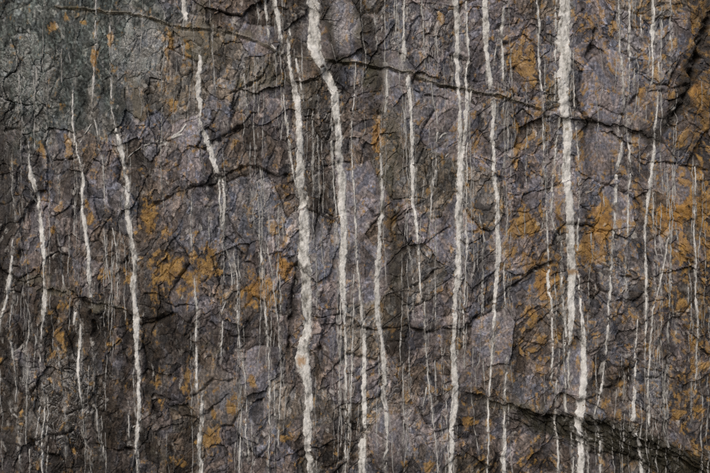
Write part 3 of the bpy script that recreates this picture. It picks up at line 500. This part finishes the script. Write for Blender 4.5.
def lime_material(dim):
    m = bpy.data.materials.new('lime_crust'); t, N, Lk = nodes(m)
    out = N('ShaderNodeOutputMaterial'); b = N('ShaderNodeBsdfPrincipled'); Lk(b.outputs[0], out.inputs[0])
    tc = N('ShaderNodeTexCoord'); mp = N('ShaderNodeMapping'); mp.inputs['Scale'].default_value = (1, 1, .45); Lk(tc.outputs['Object'], mp.inputs[0])
    n1 = N('ShaderNodeTexNoise'); n1.inputs['Scale'].default_value = 26; n1.inputs['Detail'].default_value = 5; n1.inputs['Roughness'].default_value = .66; Lk(mp.outputs[0], n1.inputs['Vector'])
    cr = N('ShaderNodeValToRGB'); e = cr.color_ramp.elements
    k = 1 - .75*dim
    e[0].position = .30; e[0].color = (.12*k, .116*k, .108*k, 1)
    e[1].position = .62; e[1].color = (.64*k, .635*k, .615*k, 1)
    x = cr.color_ramp.elements.new(.41); x.color = (.39*k, .385*k, .365*k, 1)
    x = cr.color_ramp.elements.new(.50); x.color = (.55*k, .545*k, .525*k, 1)
    nl = N('ShaderNodeTexNoise'); nl.inputs['Scale'].default_value = 5; nl.inputs['Detail'].default_value = 4; Lk(mp.outputs[0], nl.inputs['Vector'])
    ad = N('ShaderNodeMath'); ad.operation = 'MULTIPLY_ADD'; ad.inputs[1].default_value = .55; Lk(nl.outputs['Fac'], ad.inputs[0]); Lk(n1.outputs['Fac'], ad.inputs[2])
    sb = N('ShaderNodeMath'); sb.operation = 'SUBTRACT'; sb.inputs[1].default_value = .285; Lk(ad.outputs[0], sb.inputs[0]); Lk(sb.outputs[0], cr.inputs[0])
    # ochre and olive soiling
    n2 = N('ShaderNodeTexNoise'); n2.inputs['Scale'].default_value = 11; n2.inputs['Detail'].default_value = 5; n2.inputs['Roughness'].default_value = .7; Lk(tc.outputs['Object'], n2.inputs['Vector'])
    r = N('ShaderNodeMapRange'); r.inputs[1].default_value = .60; r.inputs[2].default_value = .74; r.inputs[3].default_value = 0; r.inputs[4].default_value = .6; Lk(n2.outputs['Fac'], r.inputs[0])
    mx = N('ShaderNodeMix'); mx.data_type = 'RGBA'; mx.inputs[7].default_value = (.20, .155, .085, 1)
    Lk(r.outputs[0], mx.inputs[0]); Lk(cr.outputs[0], mx.inputs[6])
    at = N('ShaderNodeVertexColor'); at.layer_name = 'mineral'
    m2 = N('ShaderNodeMix'); m2.data_type = 'RGBA'; Lk(at.outputs['Alpha'], m2.inputs[0]); Lk(mx.outputs[2], m2.inputs[6]); Lk(at.outputs['Color'], m2.inputs[7])
    Lk(m2.outputs[2], b.inputs['Base Color'])
    b.inputs['Roughness'].default_value = .75; b.inputs['Specular IOR Level'].default_value = .2
    nb = N('ShaderNodeTexNoise'); nb.inputs['Scale'].default_value = 90; nb.inputs['Detail'].default_value = 4; Lk(mp.outputs[0], nb.inputs['Vector'])
    bp = N('ShaderNodeBump'); bp.inputs['Strength'].default_value = .35; bp.inputs['Distance'].default_value = .004
    Lk(nb.outputs['Fac'], bp.inputs['Height']); Lk(bp.outputs[0], b.inputs['Normal'])
    return m
ROCK = rock_material()
LIME = {}
def lime(dim):
    k = round(dim*10)
    if k not in LIME: LIME[k] = lime_material(k/10)
    return LIME[k]

# ------------------------------------------------------------------ mesh helpers
def world(px, py, h):
    return np.stack([(px - 355)/100, -h/100, Z0 + (236.5 - py)/100], -1)
def mesh_obj(name, co, quads, mat, col=None, parent=None):
    me = bpy.data.meshes.new(name)
    me.vertices.add(len(co)); me.vertices.foreach_set('co', np.ascontiguousarray(co, np.float32).ravel())
    n = len(quads)
    me.loops.add(4*n); me.loops.foreach_set('vertex_index', np.ascontiguousarray(quads, np.int32).ravel())
    me.polygons.add(n); me.polygons.foreach_set('loop_start', np.arange(0, 4*n, 4, dtype=np.int32))
    if col is not None:
        at = me.color_attributes.new('mineral', 'FLOAT_COLOR', 'POINT')
        if col.shape[1] == 3: col = np.concatenate([col, np.ones((len(col), 1))], 1)
        at.data.foreach_set('color', np.ascontiguousarray(col, np.float32).ravel())
    me.update(calc_edges=True)
    me.shade_flat(); me.materials.append(mat)
    o = bpy.data.objects.new(name, me); COL.objects.link(o)
    if parent: o.parent = parent
    return o

# ------------------------------------------------------------------ the cliff: a rough mass behind, and every slab on it a piece of its own
gx = GX[::12]; gy = GY[::12]; a, b = np.meshgrid(gx, gy)
hb = box(H, 6)[::12, ::12] - 22
ny, nx = a.shape; idx = np.arange(nx*ny).reshape(ny, nx)
q = np.stack([idx[:-1, :-1], idx[1:, :-1], idx[1:, 1:], idx[:-1, 1:]], -1).reshape(-1, 4)
cliff = mesh_obj('cliff', world(a.ravel(), b.ravel(), hb.ravel()), q, ROCK, np.concatenate([C, WET[..., None]], -1)[::12, ::12].reshape(-1, 4))
cliff['label'] = 'dark fractured rock face stained with rust and lichen, filling the picture'
cliff['category'] = 'cliff'; cliff['kind'] = 'structure'

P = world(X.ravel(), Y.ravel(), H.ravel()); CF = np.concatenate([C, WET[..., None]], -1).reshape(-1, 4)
idx = np.arange(NX*NY).reshape(NY, NX)
Q = np.stack([idx[:-1, :-1], idx[1:, :-1], idx[1:, 1:], idx[:-1, 1:]], -1).reshape(-1, 4)
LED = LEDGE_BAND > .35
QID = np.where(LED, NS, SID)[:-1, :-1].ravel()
order = np.argsort(QID, kind='stable'); QS = QID[order]
st = np.searchsorted(QS, np.arange(NS + 2))
for k in range(NS + 1):
    qq = Q[order[st[k]:st[k+1]]]
    if len(qq) < 6: continue
    # side walls: extrude the rim back into the cliff
    e = np.concatenate([qq[:, [0, 1]], qq[:, [1, 2]], qq[:, [2, 3]], qq[:, [3, 0]]])
    key = np.sort(e, 1).astype(np.int64); key = key[:, 0]*(NX*NY) + key[:, 1]
    _, inv, cnt = np.unique(key, return_inverse=True, return_counts=True)
    rim = e[cnt[inv] == 1]
    vs, inv = np.unique(qq, return_inverse=True); qq = inv.reshape(-1, 4)
    rv, rinv = np.unique(rim, return_inverse=True); rinv = rinv.reshape(-1, 2)
    co = P[vs]; back = P[rv].copy(); back[:, 1] += .06
    lo = np.searchsorted(vs, rv)
    sk = np.stack([lo[rinv[:, 1]], lo[rinv[:, 0]], len(vs) + rinv[:, 0], len(vs) + rinv[:, 1]], -1)
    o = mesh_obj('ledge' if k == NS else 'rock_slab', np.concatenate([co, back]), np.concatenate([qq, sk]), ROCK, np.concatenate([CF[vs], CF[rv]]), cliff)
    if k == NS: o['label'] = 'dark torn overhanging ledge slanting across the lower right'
    elif labs[k]: o['label'] = labs[k]

# ------------------------------------------------------------------ the streaks: a crust of lime laid on the rock, broken where rock pokes through
ORANGE = [(96,60,5,12,(.30,.155,.035)),(110,42,5,8,(.26,.15,.045)),(100,148,3,4,(.30,.16,.06)),(377,134,6,18,(.24,.13,.035)),(301,361,5,6,(.34,.22,.12)),(505,409,4,4,(.32,.19,.07)),(572,272,12,3,(.26,.17,.09)),(264,290,4,12,(.34,.22,.11))]
def run_mesh(name, r, dim, seed, parent=None):
    r = np.array(r, float)
    if len(r) > 3:                                         # soften the corners of the traced line
        m = r.copy(); m[1:-1] = .25*r[:-2] + .5*r[1:-1] + .25*r[2:]; m[:, 2] = r[:, 2]; r = m
    seg = np.hypot(np.diff(r[:, 0]), np.diff(r[:, 1])); s = np.concatenate([[0], np.cumsum(seg)])
    r[:, 2] *= np.where(r[:, 2] < 4.5, .72, .92)
    L = s[-1]; n = max(int(L/.9), 4); t = np.linspace(0, L, n)
    cx = np.interp(t, s, r[:, 0]); cy = np.interp(t, s, r[:, 1]); cw = np.interp(t, s, r[:, 2])
    z = np.zeros(n) + seed*7.31
    cx = cx + (.55 + .03*cw.mean())*fbm(t/9, z, 3, 501)
    kn = np.random.default_rng(seed + 900).normal(0, 1, int(L/24) + 3); kf = t/24 + .3*perlin(t/15, z, 505); ki = np.clip(np.floor(kf).astype(int), 0, len(kn) - 2)
    cx = cx + (.42 + .05*np.minimum(cw, 7))*(kn[ki] + (kn[ki + 1] - kn[ki])*sstep(.82, 1, kf - np.floor(kf)))*np.clip(cw/3, .5, 1)   # small offsets where the rock has slipped
    tx = np.gradient(cx); ty = np.gradient(cy); ln = np.hypot(tx, ty) + 1e-9
    k = 5; tx = np.convolve(np.pad(tx/ln, k, mode='edge'), np.ones(2*k+1)/(2*k+1), 'valid'); ty = np.convolve(np.pad(ty/ln, k, mode='edge'), np.ones(2*k+1)/(2*k+1), 'valid')
    nxv, nyv = ty, -tx
    wv = cw*np.clip(1 + np.minimum(1, 4.5/cw)*(.24*fbm(t/5, z + 3, 2, 511) + .42*perlin(t/19, z + 9, 512)), .35, 1.7)
    wv = np.maximum(wv, .75)
    ends = np.clip(np.minimum(t, L - t)/(3 + cw), 0, 1)**.6
    half = .5*cw.max()*1.6 + 1.0
    m = max(int(2*half/.62), 6); u = np.linspace(-half, half, m)
    px = cx[:, None] + nxv[:, None]*u; py = cy[:, None] + nyv[:, None]*u
    rr = np.abs(u[None] + .13*fbm(px/3, py/4, 2, 521)*np.minimum(cw, 6)[:, None]*.45)/(.5*wv[:, None])
    thick = (1.15 + .03*cw)*(1 - .35*dim)
    d = thick[:, None]*(1 - rr**7)
    d = np.where(rr > 1, np.maximum(-2.4, (1 - rr)*9.0), d)
    d = d + .24*fbm(px/3.2, py/7, 3, 531) - .25*(1 - dim*0)
    gaps = fbm(px/9 + 50, py/16, 3, 541)
    d -= (.45 + 2.0*dim + .9*(cw[:, None] < 3.2))*sstep(.15, .55, gaps)
    d -= (1 - ends[:, None])*2.5
    h = samp(HS, px.ravel(), py.ravel()).reshape(px.shape) + d + .25*np.abs(perlin(px/4, py/3, 551))
    hr = samp(H, px.ravel(), py.ravel()).reshape(px.shape)
    vis = h > hr - .9
    ok = vis[:-1, :-1] | vis[1:, :-1] | vis[:-1, 1:] | vis[1:, 1:]
    id_ = np.arange(n*m).reshape(n, m)
    qd = np.stack([id_[:-1, :-1], id_[1:, :-1], id_[1:, 1:], id_[:-1, 1:]], -1)[ok]
    if (ty.mean() > 0): qd = qd[:, ::-1]
    h = np.maximum(h, hr - 3.0)
    col = np.zeros((n*m, 4)); X1 = px.ravel(); Y1 = py.ravel()
    for ox, oy, rx, ry, c in ORANGE:
        if abs(ox - cx.mean()) > 60: continue
        a_ = np.clip(1.5*np.exp(-((X1 - ox)/rx)**2 - ((Y1 - oy)/ry)**2) + .7*fbm(X1/3, Y1/4, 3, 561) - .25, 0, .92)*np.exp(-((X1 - ox)/rx/2)**2 - ((Y1 - oy)/ry/2)**2)
        sel_ = a_ > col[:, 3]; col[sel_, 3] = a_[sel_]; col[sel_, :3] = c
    # a run is one piece: keep its longest unbroken stretch of rows joined by a hidden core below the rock
    core = np.zeros((n - 1, m - 1), bool); core[:, m//2 - 1:m//2 + 1] = True
    qd = np.stack([id_[:-1, :-1], id_[1:, :-1], id_[1:, 1:], id_[:-1, 1:]], -1)[ok | core]
    if (ty.mean() > 0): qd = qd[:, ::-1]
    vs, inv = np.unique(qd, return_inverse=True)
    return mesh_obj(name, world(X1, Y1, h.ravel())[vs], inv.reshape(-1, 4), lime(min(.6, dim + .12*(cw.max() < 4.2) + .10*(cw.max() < 2.4))), col[vs], parent)
for i, (lab, runs, dim) in enumerate(S):
    if len(runs) == 1:
        root = run_mesh('mineral_streak', runs[0], dim, i)
    else:
        root = bpy.data.objects.new('mineral_streak', None); COL.objects.link(root)
        for j, r in enumerate(runs):
            run_mesh('run' if j == 0 or len(r) > 4 else 'trickle', r, dim, i*13 + j + 1, root)
    root['label'] = lab; root['category'] = 'mineral streak'; root['group'] = 'white mineral streaks down the cliff'

# ------------------------------------------------------------------ countless hair-thin lime threads between the streaks: one mass on the cliff
tv_, tq_, base = [], [], 0
for cx, yy, wv, st_ in THREADS:
    on = (st_ > .16); n = len(cx)
    if n < 3: continue
    off = np.array([-1, 0, 1.])
    px = cx[:, None] + off*(np.maximum(wv, .22)*np.clip(.35 + st_, .4, 1.2))[:, None]*1.1; py = np.repeat(yy[:, None], 3, 1)
    hh = samp(H, px.ravel(), py.ravel()).reshape(px.shape)
    hh = np.maximum(hh, .5*(hh + samp(HS, px.ravel(), py.ravel()).reshape(px.shape)))
    hh[:, 1] = np.maximum(hh[:, 1], hh[:, [0, 2]].mean(1)) + .32; hh[:, [0, 2]] += .10
    hh -= .8*(1 - sstep(.10, .42, st_))[:, None]
    tv_.append(world(px.ravel(), py.ravel(), hh.ravel()))
    id_ = np.arange(n*3).reshape(n, 3) + base; base += n*3
    tq_.append(np.stack([id_[:-1, :-1], id_[1:, :-1], id_[1:, 1:], id_[:-1, 1:]], -1)[on[:-1] & on[1:]].reshape(-1, 4))
co = np.concatenate(tv_); q = np.concatenate(tq_); vs, inv = np.unique(q, return_inverse=True)
threads = mesh_obj('lime_threads', co[vs], inv.reshape(-1, 4), lime(.6), np.zeros((len(vs), 4)), cliff)
threads['kind'] = 'stuff'; threads['label'] = 'hair-thin white lime threads running down between the streaks'
